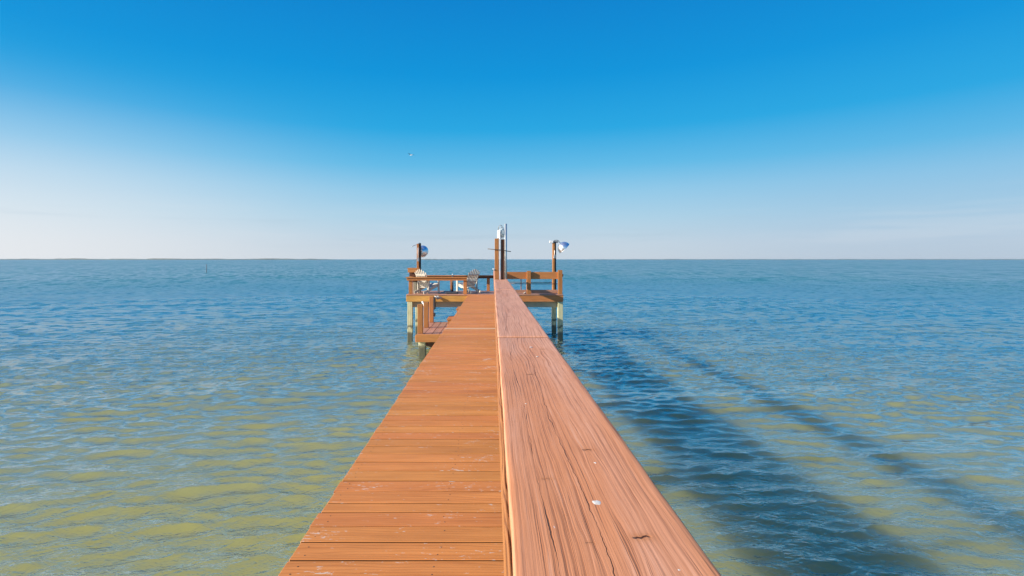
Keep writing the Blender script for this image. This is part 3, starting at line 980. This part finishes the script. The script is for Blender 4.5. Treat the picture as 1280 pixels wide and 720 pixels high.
for yy, z1 in ((16.46, 1.705), (17.9, 1.645), (19.42, 1.735)):
    part_span('guard_post', 'stain', ld, -2.41, -2.245, yy - 0.07, yy + 0.07, LZ + 0.003, z1, axis='z', bevel=0.01)
b = MB()
b.board((-2.205, 19.40, 1.48), (0.075, 0.13, 0.46), 'z', None, 0.012)
b.board((-2.21, 19.40, 1.05), (0.06, 0.11, 0.14), 'z', None, 0.012)
b.build('bumper', M['black'], ld)
st = thing('steps', 'two brown wooden steps from the low landing up to the boardwalk', 'steps', (-1.25, 17.75, LZ))
for x0, x1, z in ((-1.56, -1.20, 1.125), (-1.24, -0.95, 1.465)):
    part_span('tread', 'stain', st, x0, x1, 17.32, 18.25, z - 0.05, z, axis='y')
    part_span('riser', 'stain', st, x0 + 0.03, x0 + 0.07, 17.34, 18.23, z - 0.30, z - 0.052, axis='y')
    part_span('end_board', 'stain', st, x0 + 0.075, x1 - 0.02, 17.335, 17.375, LZ + 0.003, z - 0.052, axis='z')
b = MB(); b.tube([(-2.53, 18.3, 1.645), (-2.335, 18.3, 1.30)], 0.03, 12)
tag(b.build('plastic_pipe', M['white_pvc'], None, (-2.43, 18.3, 1.3)), 'short white plastic pipe slanting beside the landing posts', 'pipe')
# grey cleat with line on the platform edge
cl = thing('dock_cleat', 'grey dock cleat with a loop of line on the golden platform edge', 'cleat', (-2.1, PF, 1.70))
b = MB()
b.tube([(-2.22, PF - 0.03, 1.735), (-2.14, PF - 0.055, 1.70), (-2.02, PF - 0.055, 1.69), (-1.94, PF - 0.03, 1.655)], 0.03, 10)
b.tube([(-2.10, PF + 0.012, 1.70), (-2.10, PF - 0.05, 1.70)], 0.03, 10)
b.build('horn', M['grey_metal'], cl)
b = MB()
for k in range(3):
    b.tube([(-2.10 + 0.055 * math.cos(q), PF - 0.055 - 0.02 * math.sin(q * 2), 1.695 + 0.05 * math.sin(q) - 0.012 * k) for q in [i * math.pi / 6 for i in range(13)]], 0.014, 8)
b.build('line', M['rope'], cl)

# ------------------------------------------------------------------ channel marker, boat, bird
b = MB()
b.tube([(-66.0, 118.0, -2.0), (-66.0, 118.0, 0.4), (-65.98, 118.0, 2.0)], 0.11, 12, r1=0.095)
tag(b.build('marker_piling', M['marker'], None, (-66, 118, 0)), 'lone grey marker piling standing far out in the water', 'piling')
bt = thing('boat', 'tiny dark boat on the horizon left of the tall post', 'boat', (-21.5, 2000, 0))
b = MB()
b.board((-21.5, 2000, 0.5), (7.0, 2.4, 1.4), 'x', None, 0.3, 2)
b.build('hull', M['boat_hull'], bt)
b = MB()
b.board((-22.2, 2000, 1.9), (2.4, 1.7, 1.4), 'x', None, 0.2, 2)
b.build('cabin', M['boat_cabin'], bt)

def gull():
    root = thing('gull', 'small gull in flight against the blue sky', 'bird', (-9.65, 60.5, 15.45))
    C = Vector(root.location)
    mat = Matrix.Translation(C) @ Matrix.Rotation(R(60), 4, 'Z') @ Matrix.Rotation(R(90), 4, 'X')
    b = MB()
    b.lathe([(0.0, -0.21), (0.012, -0.20), (0.025, -0.12), (0.052, -0.03), (0.055, 0.05), (0.038, 0.12), (0.034, 0.155), (0.034, 0.18), (0.022, 0.205), (0.008, 0.225), (0.0, 0.25)], 16, mat)
    b.build('body', M['gull_white'], root)
    for s in (-1, 1):
        b = MB()
        pts = [(0.03, 0.06, 0.02, 0.13), (0.20, 0.10, 0.12, 0.13), (0.36, 0.08, 0.15, 0.11), (0.52, 0.0, 0.13, 0.06), (0.62, -0.06, 0.11, 0.012)]
        rows = []
        for sx, fy, uz, ch in pts:
            ring = []
            for (du, dh) in ((0.5, 0.0), (0.2, 0.008), (-0.5, 0.002), (-0.2, -0.004)):
                q = Vector((s * sx, fy + du * ch, uz + dh))
                ring.append(b.bm.verts.new(Matrix.Translation(C) @ Matrix.Rotation(R(60), 4, 'Z') @ q))
            rows.append(ring)
        for A, B in zip(rows, rows[1:]):
            for k in range(4):
                b.bm.faces.new((A[k], A[(k + 1) % 4], B[(k + 1) % 4], B[k]))
        b.bm.faces.new(rows[0]); b.bm.faces.new(rows[-1])
        b.build('wing', M['gull_grey'], root)
gull()

# ------------------------------------------------------------------ sky and sun
w = bpy.data.worlds.new('World')
scene.world = w
w.use_nodes = True
nt = NT(w.node_tree)
bg = w.node_tree.nodes['Background']
sky = nt.node('ShaderNodeTexSky', sky_type='NISHITA')
sky.sun_disc = False
sky.sun_elevation = math.asin(SUN_DIR.z)
sky.sun_rotation = math.atan2(SUN_DIR.x, SUN_DIR.y)
sky.altitude = 0
sky.air_density = 1.0
sky.dust_density = 0.6
sky.ozone_density = 2.0
# the clear air of the photograph: pale at the horizon, a very saturated azure above; graded by true elevation
tc = nt.node('ShaderNodeTexCoord')
dirv = E(nt, tc.outputs['Generated'])
dvx, dvy, dvz = nt.sep(dirv)
def lin(c):
    return tuple(((v / 255) / 12.92 if v <= 10 else ((v / 255 + 0.055) / 1.055) ** 2.4) for v in c)
elev = nt.ramp(nt.m('MAXIMUM', dvz, 0.0), [
    (0.0, lin((199, 212, 224))), (0.03, lin((194, 211, 226))), (0.08, lin((172, 208, 230))), (0.130, lin((144, 200, 232))),
    (0.177, lin((96, 186, 231))), (0.243, lin((34, 167, 226))), (0.335, lin((0, 149, 219))), (0.446, lin((0, 133, 209))), (0.7, lin((0, 105, 190))), (1.0, lin((0, 90, 175)))])
sunward = dvx * (SUN_DIR.x / math.hypot(SUN_DIR.x, SUN_DIR.y)) + dvy * (SUN_DIR.y / math.hypot(SUN_DIR.x, SUN_DIR.y))
low = nt.ss(dvz, 0.0, 0.31, 1.0, 0.0)
white = nt.ss(sunward, -0.1, 0.62) * low
elev = nt.mix(nt.ss(sunward, -0.45, -0.85) * low * 0.28, elev, lin((168, 200, 232)), 'MULTIPLY')
col = nt.mix(white * 0.66, elev, lin((246, 245, 246)))
# a few thin, faint streaks of haze low over the water
st = nt.noise(nt.vec(dvx * 2.2, dvy * 2.2, dvz * 38.0), 1.0, 4.0, 0.55, 0.3)
band = nt.ss(dvz, 0.01, 0.04) * nt.ss(dvz, 0.06, 0.12, 1.0, 0.0)
col = nt.mix(nt.ss(st, 0.52, 0.72) * band * 0.35, col, lin((172, 196, 214)))
col = nt.mix(nt.ss(st, 0.50, 0.28) * band * 0.18, col, lin((225, 230, 236)))
scl = nt.node('ShaderNodeVectorMath', operation='SCALE')
nt.put(scl.inputs[0], col)
scl.inputs['Scale'].default_value = 10.0 / 2 ** EXPOSURE
skyc = nt.mix(0.03, E(nt, scl.outputs[0]), E(nt, sky.outputs[0]))
nt.put(bg.inputs['Color'], skyc)
bg.inputs['Strength'].default_value = 0.10

sl = bpy.data.lights.new('sun', 'SUN')
sl.energy = 5.0
sl.angle = R(0.5)
sl.color = (1.0, 0.90, 0.75)
so = bpy.data.objects.new('sun', sl)
COL.objects.link(so)
so.rotation_euler = Vector((0, 0, 1)).rotation_difference(SUN_DIR).to_euler()
so.location = (-20, -10, 20)

# ------------------------------------------------------------------ haze over the bay
if HAZE:
    hb = MB()
    hb.board((0, 0, 7.75), (24000, 24000, 19.5), 'x', None, 0)
    hm = bpy.data.materials.new('haze')
    hm.use_nodes = True
    hm.node_tree.nodes.remove(hm.node_tree.nodes['Principled BSDF'])
    pv = hm.node_tree.nodes.new('ShaderNodeVolumePrincipled')
    pv.inputs['Color'].default_value = (0.80, 0.88, 0.95, 1)
    pv.inputs['Density'].default_value = HAZE
    pv.inputs['Anisotropy'].default_value = 0.2
    hm.node_tree.links.new(pv.outputs[0], hm.node_tree.nodes['Material Output'].inputs['Volume'])
    tag(hb.build('haze', hm), 'thin pale haze over the far water', None, None, 'stuff')

# ------------------------------------------------------------------ camera
cd = bpy.data.cameras.new('camera')
cd.sensor_width = 36
cd.lens = 18
cd.clip_start = 0.02
cd.clip_end = 40000
cd.shift_x = (640 - 616) / 1280
cd.shift_y = -(360 - 324) / 1280
co = bpy.data.objects.new('camera', cd)
COL.objects.link(co)
co.location = (0, 0, CAM_Z)
co.rotation_euler = (R(90), 0, 0)
scene.camera = co

vs = scene.view_settings
vs.view_transform = 'Standard'
vs.look = 'None'
vs.exposure = EXPOSURE
vs.gamma = 1.0
vs.use_curve_mapping = False
scene.cycles.max_bounces = 8
scene.cycles.use_denoising = True
scene.cycles.sample_clamp_direct = 0.8
scene.cycles.sample_clamp_indirect = 4.0
